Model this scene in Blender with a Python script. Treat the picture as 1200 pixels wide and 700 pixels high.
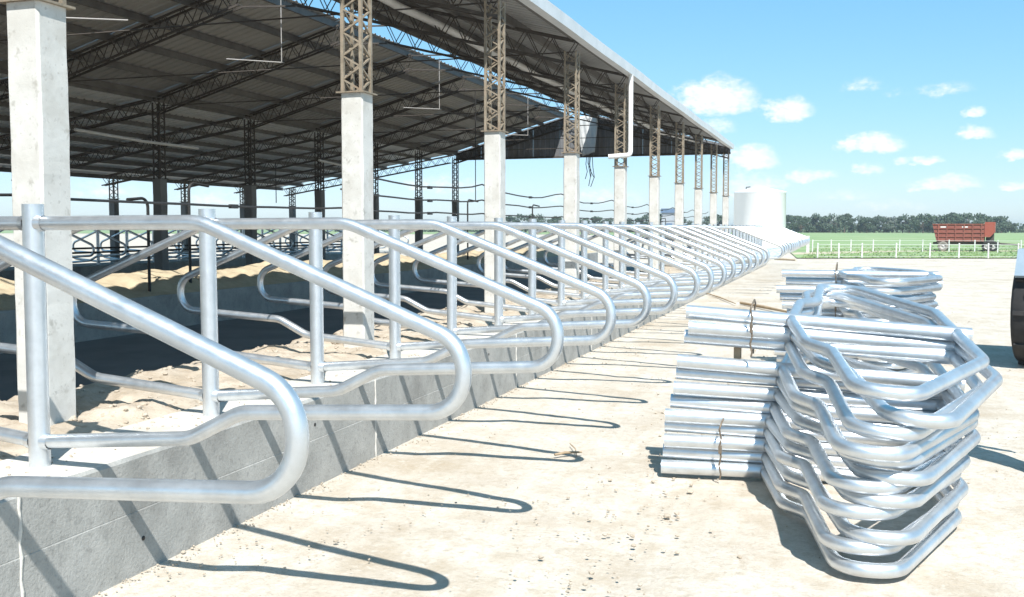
import bpy, bmesh, math, random
from mathutils import Vector, Matrix, Euler, noise
random.seed(11)
R = math.radians
scene = bpy.context.scene
for o in list(bpy.data.objects): bpy.data.objects.remove(o)
col = scene.collection

# ------------------------------------------------------------------ camera
CAM_H = 1.6; F_PX = 1151.3; YAW = .32324; PITCH = .05866; PPY = 334.85
cam = bpy.data.cameras.new('camera'); camo = bpy.data.objects.new('camera', cam); col.objects.link(camo)
cam.sensor_width = 36; cam.lens = F_PX / 1200 * 36
cam.shift_y = -(350 - PPY) / 1200
cam.clip_start = .05; cam.clip_end = 6000
camo.location = (0, 0, CAM_H)
camo.rotation_euler = (R(90) - PITCH, 0, YAW)
scene.camera = camo

# ------------------------------------------------------------------ sun, sky, exposure
SUN = Vector((.36, -.67, 1)).normalized()
sl = bpy.data.lights.new('sun', 'SUN'); sl.energy = 4.6; sl.angle = R(.53); sl.color = (1, .975, .93)
so = bpy.data.objects.new('sun', sl); col.objects.link(so)
so.rotation_euler = (-SUN).to_track_quat('-Z', 'Y').to_euler(); so.location = (5, -10, 20)
scene.view_settings.view_transform = 'Standard'; scene.view_settings.look = 'None'
scene.view_settings.exposure = .76; scene.view_settings.gamma = 1
scene.view_settings.use_curve_mapping = False

_fw = Vector((-math.sin(YAW) * math.cos(PITCH), math.cos(YAW) * math.cos(PITCH), -math.sin(PITCH)))
_rt = Vector((math.cos(YAW), math.sin(YAW), 0)); _up = _rt.cross(_fw)
def ray(u, v): return F_PX * _fw + (u - 600) * _rt - (v - PPY) * _up
def at_y(u, v, y):
    d = ray(u, v); return Vector((0, 0, CAM_H)) + d * (y / d.y)
def at_x(u, v, x):
    d = ray(u, v); return Vector((0, 0, CAM_H)) + d * (x / d.x)
def at_z(u, v, z=0):
    d = ray(u, v); return Vector((0, 0, CAM_H)) + d * ((z - CAM_H) / d.z)

def make_world():
    w = bpy.data.worlds.new('World'); scene.world = w; w.use_nodes = True
    w.cycles.sampling_method = 'MANUAL'; w.cycles.sample_map_resolution = 256
    nt = w.node_tree; N = nt.nodes; L = nt.links; N.clear()
    out = N.new('ShaderNodeOutputWorld'); bg = N.new('ShaderNodeBackground'); bg.inputs[1].default_value = .10
    sky = N.new('ShaderNodeTexSky'); sky.sky_type = 'NISHITA'; sky.sun_disc = False
    sky.sun_elevation = math.asin(SUN.z); sky.sun_rotation = math.atan2(SUN.x, SUN.y)
    sky.air_density = 1.0; sky.dust_density = .25; sky.ozone_density = 4.0; sky.altitude = 80
    tc = N.new('ShaderNodeTexCoord'); sx = N.new('ShaderNodeSeparateXYZ'); L.new(tc.outputs['Generated'], sx.inputs[0])
    def M(op, a, b=None, c=None):
        m = N.new('ShaderNodeMath'); m.operation = op
        for i, q in enumerate((a, b, c)):
            if q is None: continue
            if isinstance(q, (int, float)): m.inputs[i].default_value = q
            else: L.new(q, m.inputs[i])
        return m.outputs[0]
    az = M('ARCTAN2', sx.outputs[0], sx.outputs[1]); el = M('ARCSINE', sx.outputs[2])
    cv = N.new('ShaderNodeCombineXYZ'); L.new(az, cv.inputs[0]); L.new(M('MULTIPLY', el, 1.6), cv.inputs[1])
    def nz(scale, detail, rough):
        n = N.new('ShaderNodeTexNoise'); n.inputs['Scale'].default_value = scale; n.inputs['Detail'].default_value = detail
        n.inputs['Roughness'].default_value = rough; L.new(cv.outputs[0], n.inputs['Vector']); return n
    n1 = nz(30, 4, .62); n2 = nz(120, 3, .6)
    sc = N.new('ShaderNodeSeparateColor'); L.new(n1.outputs['Color'], sc.inputs[0])
    daz = M('ADD', az, M('MULTIPLY', M('SUBTRACT', sc.outputs[0], .5), .030))
    de = M('ADD', el, M('MULTIPLY', M('SUBTRACT', sc.outputs[1], .5), .018))
    cl = []   # clouds seen in the frame: pixel centre and half sizes, density
    for u, v, hw, hh, dn in [(838,112,60,30,1),(812,104,24,16,.8),(922,127,36,18,1),(1022,166,42,17,1),(880,182,38,19,1),
            (842,148,24,12,.55),(1012,100,25,11,.42),(1050,108,18,8,.3),(1106,103,38,10,.42),(1142,130,15,9,.85),
            (1145,155,22,11,.75),(1190,180,18,8,.8),(1087,187,20,8,.85),(1059,187,10,6,.5),(1018,196,22,10,.65),
            (950,205,36,10,.7),(900,213,34,11,.6),(1108,214,44,12,.75),(1192,214,18,9,.7),(990,228,45,9,.35),
            (1046,240,52,9,.35),(870,212,50,26,.5),(700,230,80,14,.45),(520,215,70,14,.5),(250,232,80,14,.45),(120,222,60,12,.4)]:
        d = ray(u, v).normalized()
        cl.append((math.atan2(d.x, d.y), math.asin(d.z), hw / F_PX, hh / F_PX, dn))
    rr = random.Random(5)             # the same scattered fair-weather clouds all round
    for i in range(10):
        a = R(22) + i * R(31) + rr.uniform(-.08, .08); e = R(rr.uniform(3, 20))
        cl.append((a if a < math.pi else a - 2 * math.pi, e, rr.uniform(.025, .06), rr.uniform(.012, .024), rr.uniform(.5, 1)))
    def VM(op, *a):
        m = N.new('ShaderNodeVectorMath'); m.operation = op
        for i, q in enumerate(a):
            if isinstance(q, tuple): m.inputs[i].default_value = q
            else: L.new(q, m.inputs[i])
        return m
    cc = N.new('ShaderNodeCombineXYZ'); L.new(daz, cc.inputs[0]); L.new(de, cc.inputs[1]); L.new(M('MULTIPLY', de, -1), cc.inputs[2])
    tot = None
    for a0, e0, w_, h_, dn in cl:
        e1 = e0 - h_ * .35; sx_, up_, lo_ = 1 / w_, .8 / h_, 1.9 / h_
        q = VM('MULTIPLY_ADD', cc.outputs[0], (sx_, up_, lo_), (-a0 * sx_, -e1 * up_, e1 * lo_))
        q = VM('MAXIMUM', q.outputs[0], (-99, 0, 0))
        q = VM('DOT_PRODUCT', q.outputs[0], q.outputs[0])
        m = M('MULTIPLY_ADD', q.outputs['Value'], -dn, dn)
        tot = M('MAXIMUM', m, 0 if tot is None else tot)
    det = M('MULTIPLY_ADD', n2.outputs[0], 1.0, M('MULTIPLY_ADD', n1.outputs[0], 1.6, -1.32))
    dens = M('ADD', tot, M('MULTIPLY', det, M('MINIMUM', M('MULTIPLY', tot, 2.2), .75)))
    mr = N.new('ShaderNodeMapRange'); mr.interpolation_type = 'SMOOTHSTEP'; mr.inputs[1].default_value = .02; mr.inputs[2].default_value = 1.12
    L.new(dens, mr.inputs[0])
    mix = N.new('ShaderNodeMix'); mix.data_type = 'RGBA'; L.new(mr.outputs[0], mix.inputs[0])
    S_ = .129                      # soften the sky's contrast the way an overexposed phone picture does
    t1 = VM('MULTIPLY', sky.outputs[0], (S_ * .78, S_, S_ * 1.04)); sp3 = N.new('ShaderNodeSeparateXYZ'); L.new(t1.outputs[0], sp3.inputs[0]); tint = N.new('ShaderNodeCombineXYZ')
    for i_, (g_, c_) in enumerate(((.90, 1.02), (.60, .94), (.66, 1.08))):
        L.new(M('MULTIPLY', M('POWER', sp3.outputs[i_], g_), c_ / .1536), tint.inputs[i_])
    L.new(tint.outputs[0], mix.inputs[6]); mix.inputs[7].default_value = (6.9, 7.0, 7.05, 1)
    L.new(mix.outputs[2], bg.inputs[0]); L.new(bg.outputs[0], out.inputs[0])
make_world()

# ------------------------------------------------------------------ materials
MATS = {}
def mat(name, c1, c2=None, rough=.8, metal=0, nscale=6, detail=5, bump=0, bscale=60, c3=None, c3scale=1.2, c3amt=.5, coords='Object', spec=.4, stretch=None):
    m = bpy.data.materials.new(name); m.use_nodes = True; nt = m.node_tree; N = nt.nodes; L = nt.links
    b = N['Principled BSDF']; b.inputs['Roughness'].default_value = rough; b.inputs['Metallic'].default_value = metal
    b.inputs['Specular IOR Level'].default_value = spec
    tc = N.new('ShaderNodeTexCoord'); src = tc.outputs[coords]
    if coords == 'World':
        pass
    if stretch:
        mp = N.new('ShaderNodeMapping'); mp.inputs['Scale'].default_value = stretch; L.new(src, mp.inputs[0]); src = mp.outputs[0]
    def nz(s, d=5, r=.6):
        n = N.new('ShaderNodeTexNoise'); n.inputs['Scale'].default_value = s; n.inputs['Detail'].default_value = d
        n.inputs['Roughness'].default_value = r; L.new(src, n.inputs['Vector']); return n
    c2 = c2 or c1
    n = nz(nscale, detail); mr = N.new('ShaderNodeMapRange'); mr.inputs[1].default_value = .32; mr.inputs[2].default_value = .68
    L.new(n.outputs[0], mr.inputs[0])
    mix = N.new('ShaderNodeMix'); mix.data_type = 'RGBA'; L.new(mr.outputs[0], mix.inputs[0])
    mix.inputs[6].default_value = (*c1, 1); mix.inputs[7].default_value = (*c2, 1); res = mix.outputs[2]
    if c3:
        n3 = nz(c3scale, 6, .65); m3 = N.new('ShaderNodeMapRange'); m3.inputs[1].default_value = .52; m3.inputs[2].default_value = .68; m3.inputs[4].default_value = c3amt
        L.new(n3.outputs[0], m3.inputs[0])
        x3 = N.new('ShaderNodeMix'); x3.data_type = 'RGBA'; L.new(m3.outputs[0], x3.inputs[0]); L.new(res, x3.inputs[6]); x3.inputs[7].default_value = (*c3, 1); res = x3.outputs[2]
    L.new(res, b.inputs['Base Color'])
    if bump:
        nb = nz(bscale, 6, .65); bp = N.new('ShaderNodeBump'); bp.inputs['Strength'].default_value = bump; bp.inputs['Distance'].default_value = .01
        L.new(nb.outputs[0], bp.inputs['Height']); L.new(bp.outputs[0], b.inputs['Normal'])
    MATS[name] = m; return m

def galv(name, tint, rough, metal=.9):
    m = mat(name, tint, tuple(c * .85 for c in tint), rough, metal, 14, 6, .05, 120, tuple(min(1, c * 1.12) for c in tint), 4.0, .6)
    nt = m.node_tree; N = nt.nodes; L = nt.links; b = N['Principled BSDF']
    tc = N.new('ShaderNodeTexCoord'); oi = N.new('ShaderNodeObjectInfo')
    n = N.new('ShaderNodeTexNoise'); n.inputs['Scale'].default_value = 22; n.inputs['Detail'].default_value = 5
    ad = N.new('ShaderNodeVectorMath'); L.new(tc.outputs['Object'], ad.inputs[0]); L.new(oi.outputs['Random'], ad.inputs[1]); L.new(ad.outputs[0], n.inputs['Vector'])
    mr = N.new('ShaderNodeMapRange'); mr.inputs[3].default_value = rough - .1; mr.inputs[4].default_value = rough + .17
    L.new(n.outputs[0], mr.inputs[0]); L.new(mr.outputs[0], b.inputs['Roughness'])
    return m
galv('galvanised', (.71, .745, .775), .33, .84)
galv('zinc_post', (.69, .725, .755), .34, .80)
mat('pipe_inside_shade', (.10, .10, .10), rough=.8)
mat('sand_ground', (.465, .41, .34), (.575, .53, .46), .95, 0, 1.6, 12, .9, 30, (.385, .315, .23), .6, .95)
mat('dirt', (.37, .305, .23), (.53, .465, .38), .95, 0, 7, 8, .7, 60, (.33, .26, .18), 2.2, .7)
mat('clod', (.34, .28, .21), (.50, .44, .36), .95, 0, 14, 5, .5, 80)
mat('sand_pile', (.40, .33, .22), (.50, .42, .29), .95, 0, 6, 6, .4, 60)
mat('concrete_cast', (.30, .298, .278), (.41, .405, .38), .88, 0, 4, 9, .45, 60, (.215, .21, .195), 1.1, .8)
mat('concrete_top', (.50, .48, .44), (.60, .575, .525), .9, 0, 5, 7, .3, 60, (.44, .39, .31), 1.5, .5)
mat('concrete_column', (.52, .51, .475), (.62, .61, .575), .9, 0, 3.5, 8, .22, 26, (.44, .42, .38), 2.3, .5)
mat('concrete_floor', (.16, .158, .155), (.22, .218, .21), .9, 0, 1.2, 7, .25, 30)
mat('mortar', (.62, .60, .55), (.5, .48, .44), .9, 0, 20, 4, .4, 60)
mat('primer_steel', (.20, .165, .12), (.34, .285, .215), .7, .2, 16, 5, .2, 60, (.22, .12, .07), 4, .5)
mat('dark_steel', (.07, .062, .056), (.105, .092, .08), .75, .2, 10, 4)
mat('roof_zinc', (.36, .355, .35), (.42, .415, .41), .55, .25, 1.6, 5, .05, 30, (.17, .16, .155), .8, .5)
mat('bounce_lit_zinc', (.74, .74, .72), (.80, .80, .78), .5, 0, 1.6, 5, .05, 30, (.40, .38, .35), .8, .5)  # roof sheet colour paled to stand in for light bouncing off the ground
mat('purlin_steel', (.12, .112, .105), (.17, .16, .15), .6, .3, 4, 4)
mat('gutter_zinc', (.62, .64, .65), (.72, .73, .74), .5, .3, 3, 4)
mat('white_plastic', (.80, .80, .78), (.74, .74, .72), .5, 0, 5, 3)
mat('lamp_grey', (.30, .295, .285), (.36, .35, .34), .6, 0, 5, 3)
mat('pale_pipe', (.55, .54, .52), (.64, .63, .61), .6, 0, 5, 3)
mat('fibre_sheet', (.68, .70, .70), (.58, .60, .60), .6, 0, 6, 5)
mat('wire', (.03, .03, .03), rough=.6)
mat('tie_wire', (.16, .13, .10), (.25, .2, .15), .6, .5, 40)
mat('tank_white', (.90, .90, .89), (.87, .87, .86), .5, 0, 1.5, 3)
mat('fence_white', (.64, .64, .61), (.54, .53, .50), .8, 0, 8, 4)
mat('grass', (.18, .27, .11), (.26, .34, .16), .95, 0, .12, 9, .5, 3, (.36, .37, .22), .05, .55)
mat('grass_blade', (.15, .23, .085), (.27, .34, .16), .9, 0, .6, 4)
mat('track', (.42, .36, .26), (.50, .44, .33), .95, 0, .8, 6, .3, 10)
mat('bark', (.10, .075, .055), (.16, .125, .095), .95, 0, 6, 4)
for i, (a, b_) in enumerate([((.050, .078, .048), (.085, .12, .072)), ((.060, .088, .058), (.10, .13, .085)), ((.10, .12, .095), (.15, .17, .14))]):  # foliage tones paled and greyed, putting some distance haze into the colour
    mat('leaf_%d' % i, a, b_, .9, 0, .8, 4)
mat('red_paint', (.235, .075, .055), (.28, .10, .075), .6, 0, 3, 5, .05, 20, (.30, .12, .08), 1.4, .5)
mat('red_bright', (.33, .085, .058), (.30, .08, .055), .5, 0, 3, 4)
mat('rubber', (.022, .022, .023), (.04, .038, .036), .85, 0, 6, 4)
mat('dusty_rubber', (.20, .185, .16), (.28, .26, .225), .95, 0, 6, 4)
mat('rim', (.35, .33, .30), (.45, .43, .40), .6, .3, 6, 3)
mat('car_paint', (.018, .019, .024), (.022, .023, .028), .3, .1, 3, 2, spec=.5)
mat('glass_dark', (.05, .06, .07), rough=.06, spec=.8)
mat('trim_black', (.02, .02, .02), rough=.6)
mat('plate', (.5, .5, .5), rough=.5)
mat('lamp_red', (.35, .02, .02), rough=.25)
mat('pale_blue', (.24, .31, .37), (.28, .35, .41), .35, .1, 4, 3)
mat('steel_blue', (.10, .16, .25), (.13, .19, .28), .6, 0, 2, 3)
mat('grey_wall', (.30, .33, .36), (.36, .38, .40), .8, 0, 2, 3)
mat('wood', (.30, .22, .14), (.42, .32, .21), .9, 0, 12, 5, .3, 40)
mat('boot', (.03, .026, .022), (.05, .042, .036), .6, 0, 20, 3)
mat('trousers', (.045, .06, .10), (.06, .075, .12), .9, 0, 30, 3)
mat('shirt', (.30, .32, .34), (.36, .38, .40), .9, 0, 30, 3)
mat('skin', (.45, .27, .19), (.40, .24, .17), .6, 0, 10, 3)
mat('hair', (.03, .02, .015), rough=.7)
mat('shaded_gable_zinc', (.16, .165, .175), (.21, .215, .225), .6, .25, 2, 4)  # zinc darkened and blued, the shade at the gable put into the colour
mat('straw', (.42, .33, .18), (.52, .42, .25), .95, 0, 20, 3)

def speckle(name, scale, dark, amt, thr=(.56, .70), light=None, stretch=None):
    """fine grains: darker (or lighter) specks with shapes of their own"""
    nt = MATS[name].node_tree; N = nt.nodes; L = nt.links; b = N['Principled BSDF']
    lk = b.inputs['Base Color'].links[0].from_socket; tc = N.new('ShaderNodeTexCoord'); src = tc.outputs['Object']
    if stretch: mp = N.new('ShaderNodeMapping'); mp.inputs['Scale'].default_value = stretch; mp.inputs['Rotation'].default_value = (0, 0, .12); L.new(src, mp.inputs[0]); src = mp.outputs[0]
    for sc_, cc, am in ((scale, dark, amt), (scale * 3.1, dark, amt * .8)) + (((scale * 1.7, light, amt * .8),) if light else ()):
        n = N.new('ShaderNodeTexNoise'); n.inputs['Scale'].default_value = sc_; n.inputs['Detail'].default_value = 3; n.inputs['Roughness'].default_value = .7
        L.new(src, n.inputs['Vector'])
        m = N.new('ShaderNodeMapRange'); m.inputs[1].default_value = thr[0]; m.inputs[2].default_value = thr[1]; m.inputs[4].default_value = am; L.new(n.outputs[0], m.inputs[0])
        x = N.new('ShaderNodeMix'); x.data_type = 'RGBA'; L.new(m.outputs[0], x.inputs[0]); L.new(lk, x.inputs[6]); x.inputs[7].default_value = (*cc, 1); lk = x.outputs[2]
    L.new(lk, b.inputs['Base Color'])
speckle('sand_ground', 16, (.34, .285, .215), .6, (.53, .70), (.62, .585, .52))
speckle('sand_ground', 2.1, (.40, .335, .25), .28, (.54, .66), (.60, .56, .48), (1.3, .16, 1))
speckle('sand_ground', 3.4, (.39, .325, .24), .5, (.54, .66))
speckle('concrete_cast', 22, (.16, .158, .15), .5, (.54, .72), (.40, .40, .38))
speckle('concrete_column', 9, (.33, .315, .28), .75, (.60, .70))
speckle('concrete_column', 1.6, (.42, .40, .355), .6, (.5, .68))
speckle('concrete_top', 14, (.40, .36, .29), .5)
speckle('dirt', 14, (.27, .20, .13), .6)

# world-space colour for large sheets
for nm in ('sand_ground', 'grass', 'track', 'concrete_floor'):
    nt = MATS[nm].node_tree
    g = nt.nodes.new('ShaderNodeNewGeometry')
    for n in nt.nodes:
        if n.type == 'TEX_NOISE' and not (n.inputs['Vector'].links and n.inputs['Vector'].links[0].from_node.type == 'MAPPING'):
            for l in list(n.inputs['Vector'].links): nt.links.remove(l)
            nt.links.new(g.outputs['Position'], n.inputs['Vector'])

# ------------------------------------------------------------------ mesh helpers
class MB:
    def __init__(s): s.v = []; s.f = []; s.sm = []
    def add(s, vs, fs, smooth=False):
        o = len(s.v); s.v += [tuple(q) for q in vs]; s.f += [tuple(i + o for i in f) for f in fs]; s.sm += [smooth] * len(fs)
    def box(s, c, d, rot=None):
        x, y, z = (q / 2 for q in d); c = Vector(c)
        vs = [Vector((sx * x, sy * y, sz * z)) for sz in (-1, 1) for sy in (-1, 1) for sx in (-1, 1)]
        if rot is not None: vs = [rot @ q for q in vs]
        s.add([q + c for q in vs], [(0, 2, 3, 1), (4, 5, 7, 6), (0, 1, 5, 4), (2, 6, 7, 3), (0, 4, 6, 2), (1, 3, 7, 5)])
    def bar(s, a, b, w, h=None, upv=(0, 0, 1)):
        a = Vector(a); b = Vector(b); d = b - a
        if d.length < 1e-6: return
        x = d.normalized(); u = Vector(upv)
        if abs(x.dot(u)) > .98: u = Vector((1, 0, 0))
        y = u.cross(x).normalized(); z = x.cross(y); h = h or w
        s.box((a + b) / 2, (d.length, w, h), Matrix((x, y, z)).transposed())
    def tube(s, pts, r, n=8, caps=True, smooth=True, closed=False):
        pts = [Vector(q) for q in pts]; rs = r if isinstance(r, (list, tuple)) else [r] * len(pts)
        t0 = (pts[1] - pts[0]).normalized(); u = Vector((0, 0, 1))
        if abs(t0.dot(u)) > .9: u = Vector((0, 1, 0))
        nrm = (u - t0 * u.dot(t0)).normalized(); vs = []
        for i, q in enumerate(pts):
            a = pts[max(i - 1, 0)]; b = pts[min(i + 1, len(pts) - 1)]; t = (b - a).normalized()
            nrm = (nrm - t * nrm.dot(t)).normalized(); bi = t.cross(nrm)
            for k in range(n):
                g = 2 * math.pi * k / n; vs.append(q + (nrm * math.cos(g) + bi * math.sin(g)) * rs[i])
        fs = [(i * n + k, i * n + (k + 1) % n, (i + 1) * n + (k + 1) % n, (i + 1) * n + k) for i in range(len(pts) - 1) for k in range(n)]
        s.add(vs, fs, smooth)
        if caps:
            m = len(pts) - 1
            s.add(vs[:n], [tuple(reversed(range(n)))]); s.add(vs[m * n:], [tuple(range(n))])
    def prism(s, poly, y0, y1, plane='xz'):
        n = len(poly)
        def P(a, b, t): return (a, t, b) if plane == 'xz' else ((t, a, b) if plane == 'yz' else (a, b, t))
        vs = [P(a, b, y0) for a, b in poly] + [P(a, b, y1) for a, b in poly]
        s.add(vs, [tuple(range(n)), tuple(reversed(range(n, 2 * n)))] + [(i, i + n, (i + 1) % n + n, (i + 1) % n) for i in range(n)])
    def lathe(s, prof, c=(0, 0, 0), n=24, axis='z', smooth=True):
        c = Vector(c); vs = []
        for r_, h in prof:
            for k in range(n):
                g = 2 * math.pi * k / n; a, b = r_ * math.cos(g), r_ * math.sin(g)
                vs.append(c + (Vector((a, b, h)) if axis == 'z' else Vector((a, h, b)) if axis == 'y' else Vector((h, a, b))))
        s.add(vs, [(i * n + k, i * n + (k + 1) % n, (i + 1) * n + (k + 1) % n, (i + 1) * n + k) for i in range(len(prof) - 1) for k in range(n)], smooth)
    def mesh(s, name):
        me = bpy.data.meshes.new(name); me.from_pydata(s.v, [], s.f); me.polygons.foreach_set('use_smooth', s.sm)
        bm = bmesh.new(); bm.from_mesh(me); bmesh.ops.recalc_face_normals(bm, faces=bm.faces); bm.to_mesh(me); bm.free()
        return me
    def build(s, name, m, parent=None, bevel=0):
        me = s.mesh(name)
        return link(name, me, m, parent, bevel)
def link(name, me, m, parent=None, bevel=0):
    if m and not me.materials: me.materials.append(MATS[m])
    o = bpy.data.objects.new(name, me); col.objects.link(o); o.parent = parent
    if bevel:
        b = o.modifiers.new('bevel', 'BEVEL'); b.width = bevel; b.segments = 2; b.limit_method = 'ANGLE'
    return o
def tag(o, label=None, cat=None, group=None, kind=None):
    if label: o['label'] = label
    if cat: o['category'] = cat
    if group: o['group'] = group
    if kind: o['kind'] = kind
    return o
def empty(name, loc=(0, 0, 0), rz=0):
    o = bpy.data.objects.new(name, None); col.objects.link(o); o.location = loc; o.rotation_euler.z = rz; o.empty_display_size = .2; return o
def copy_tree(o, parent=None):
    c = o.copy(); col.objects.link(c); c.parent = parent
    for ch in list(o.children): copy_tree(ch, c)
    return c
def fillet(P, rad, seg=7):
    P = [Vector(q) for q in P]; out = [P[0]]
    for i in range(1, len(P) - 1):
        a = (P[i - 1] - P[i]).normalized(); b = (P[i + 1] - P[i]).normalized(); r = rad[i - 1]
        ang = a.angle(b); t = r / math.tan(ang / 2)
        c = P[i] + (a + b).normalized() * (r / math.sin(ang / 2))
        p0 = P[i] + a * t; p1 = P[i] + b * t; v0 = p0 - c; v1 = p1 - c; th = v0.angle(v1); ax = v0.cross(v1).normalized()
        for k in range(seg + 1): out.append(c + Matrix.Rotation(th * k / seg, 3, ax) @ v0)
    out.append(P[-1]); return out
ORD = ['first', 'second', 'third', 'fourth', 'fifth', 'sixth', 'seventh', 'eighth', 'ninth', 'tenth', 'eleventh', 'twelfth', 'thirteenth', 'fourteenth',
       'fifteenth', 'sixteenth', 'seventeenth', 'eighteenth', 'nineteenth', 'twentieth']
ORD += ['twenty-' + q for q in ORD[:9]] + ['thirtieth'] + ['thirty-' + q for q in ORD[:9]] + ['fortieth']

# ------------------------------------------------------------------ ground
def axis_lines(lo, hi, step, far, g=1.22):
    xs = []; x = lo
    while x < hi: xs.append(x); x += step
    s = step
    while x < far: xs.append(x); s *= g; x += s
    xs.append(far); x = lo; s = step; pre = []
    while x > -far: s *= g; x -= s; pre.append(max(x, -far))
    return sorted(set(pre)) + xs
def ground():
    xs = axis_lines(-3.4, 3.2, .07, 2500); ys = axis_lines(2.6, 16, .085, 2500)
    vs = []; fs = []
    for y in ys:
        for x in xs:
            d = max(0, abs(x) - 8, y - 40, -y - 5); k = max(0, 1 - d / 20)
            h = .03 * noise.noise((x * .3, y * .3, 3)) + .008 * noise.noise((x * 1.6, y * 1.6, 1)) + .005 * noise.noise((x * 5, y * 5, 7)) + .004 * noise.noise((x * 13, y * 13, 2))
            rut = .02 * math.exp(-((x + .95 + .15 * math.sin(y * .5)) / .28) ** 2) + .016 * math.exp(-((x - .9 + .2 * math.sin(y * .33)) / .3) ** 2)
            flat = min(1, max(0, (x + 3.15) / .5))
            vs.append((x, y, (h * flat - rut * .6) * k - .012))
    n = len(xs)
    for j in range(len(ys) - 1):
        for i in range(n - 1): fs.append((j * n + i, j * n + i + 1, (j + 1) * n + i + 1, (j + 1) * n + i))
    b = MB(); b.add(vs, fs, True); o = b.build('ground', 'sand_ground'); tag(o, kind='structure'); return o
ground()
# green field beyond the yard (sheet) and the pale track through it
b = MB(); b.add([(-2400, 230, .03), (-60, 230, .03), (-14, 140, .03), (-3.6, 72, .03), (-2.2, 53.6, .03), (0, 54.4, .03), (9, 57.4, .03), (60, 74, .03), (2400, 74, .03), (2400, 2400, .03), (-2400, 2400, .03)], [tuple(range(11))])
tag(b.build('grass_field', 'grass'), kind='structure')
b = MB(); b.add([(-150, -60, .03), (-100, -60, .03), (-100, 90, .03), (-150, 90, .03)], [(0, 1, 2, 3)])
tag(b.build('side_field', 'grass'), kind='structure')
b = MB(); b.add([(-2.6, 60, .036), (-1.2, 61.5, .036), (4, 70, .036), (30, 80.5, .036), (60, 90, .036), (60, 92.5, .036), (29, 82.3, .036), (2.5, 72, .036), (-2.4, 66, .036), (-3.0, 64, .036)], [tuple(range(10))])
tag(b.build('track', 'track'), kind='structure')
def tufts():
    b = MB(); rr = random.Random(3)
    for i in range(5200):
        t = rr.random() ** 1.6; x = rr.uniform(-2, 24); y = 54.6 + .335 * x + t * 34 - .3 * rr.random()
        h = rr.uniform(.03, .10); w = rr.uniform(.05, .14); a = rr.uniform(0, 3.14); c, s = math.cos(a) * w, math.sin(a) * w
        b.add([(x - c, y - s, .02), (x + c, y + s, .02), (x + c * .3 + rr.uniform(-.05, .05), y + s * .3, .02 + h)], [(0, 1, 2)])
    tag(b.build('grass_tufts', 'grass_blade'), 'short green grass along the edge of the pale yard', 'grass', kind='stuff')
tufts()

# ------------------------------------------------------------------ kerb, beds and barn floor
XK = -3.083; ZB = .546
XP, YP, SP = -3.3485, 3.4233, 1.219
XC, YC, SC = -4.01, 4.15, 3.5826
YEND = YC + 9 * SC
def kerb():
    k = empty('concrete_kerb', (XK, 3, 0)); tag(k, 'long grey cast concrete kerb carrying the row of pipe dividers', 'kerb')
    L = 3.152; y = 3.028 - 2 * L; i = 0
    rr = random.Random(2)
    def seg_mesh(L):
        b = MB(); g = .006
        # face with the board step at mid height, worn top arris
        prof = [(.0015, -.12), (.0015, .283), (-.001, .287), (0, .291), (0, .53), (-.014, ZB), (-.50, ZB + .004), (-.50, -.12)]
        ny = 26; vs = []; n = len(prof)
        for j in range(ny + 1):
            yy = g / 2 + (L - g) * j / ny
            for q, (x, z) in enumerate(prof):
                w = .0035 * noise.noise((yy * 2.2, z * 4, 5)) + (.004 * noise.noise((yy * 9, 3, q)) if q in (4, 5) else 0)
                vs.append((x + w, yy, z + (.004 * noise.noise((yy * 7, q, 1)) if q == 5 else 0)))
        fs = [(j * n + q, j * n + q + 1, (j + 1) * n + q + 1, (j + 1) * n + q) for j in range(ny) for q in range(n - 1)]
        fs += [tuple(range(n)), tuple(reversed(range(ny * n, ny * n + n)))]
        b.add(vs, fs); return b.mesh('kerb_segment')
    me = seg_mesh(L)
    jb = MB(); jb.tube([(.0, .004 * math.sin(i * 2.1), -.05 + i * .049) for i in range(13)], [.007 + .0025 * math.sin(i * 3.7) for i in range(13)], 6); jm = jb.mesh('joint_seam')
    hb = MB(); hb.lathe([(0, .0015), (.011, .0015), (.012, -.003)], n=10, axis='x'); hm = hb.mesh('tie_hole_shade')  # black disc on the face paints in the shade of a small hole
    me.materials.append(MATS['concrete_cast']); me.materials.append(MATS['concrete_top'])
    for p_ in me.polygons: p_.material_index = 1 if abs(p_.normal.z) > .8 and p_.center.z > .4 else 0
    while y < 44:
        s = link('kerb_segment', me, None, k); s.location = (0, y - 3, 0)
        if abs(y) < 30:
            j = link('joint_seam', jm, 'mortar', s); j.location = (.001, 0, 0)
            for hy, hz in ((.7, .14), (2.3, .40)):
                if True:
                    h = link('tie_hole_shade', hm, 'trim_black', s); h.location = (.0028 if hz < .3 else .001, hy + rr.uniform(-.1, .1), hz + rr.uniform(-.03, .03))
        y += L; i += 1
kerb()
def sheet_h(x0, x1, y0, y1, nx, ny, fn):
    vs = []; fs = []
    for j in range(ny + 1):
        for i in range(nx + 1):
            x = x0 + (x1 - x0) * i / nx; y = y0 + (y1 - y0) * j / ny; vs.append((x, y, fn(x, y)))
    n = nx + 1
    for j in range(ny):
        for i in range(nx): fs.append((j * n + i, j * n + i + 1, (j + 1) * n + i + 1, (j + 1) * n + i))
    return vs, fs
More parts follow.
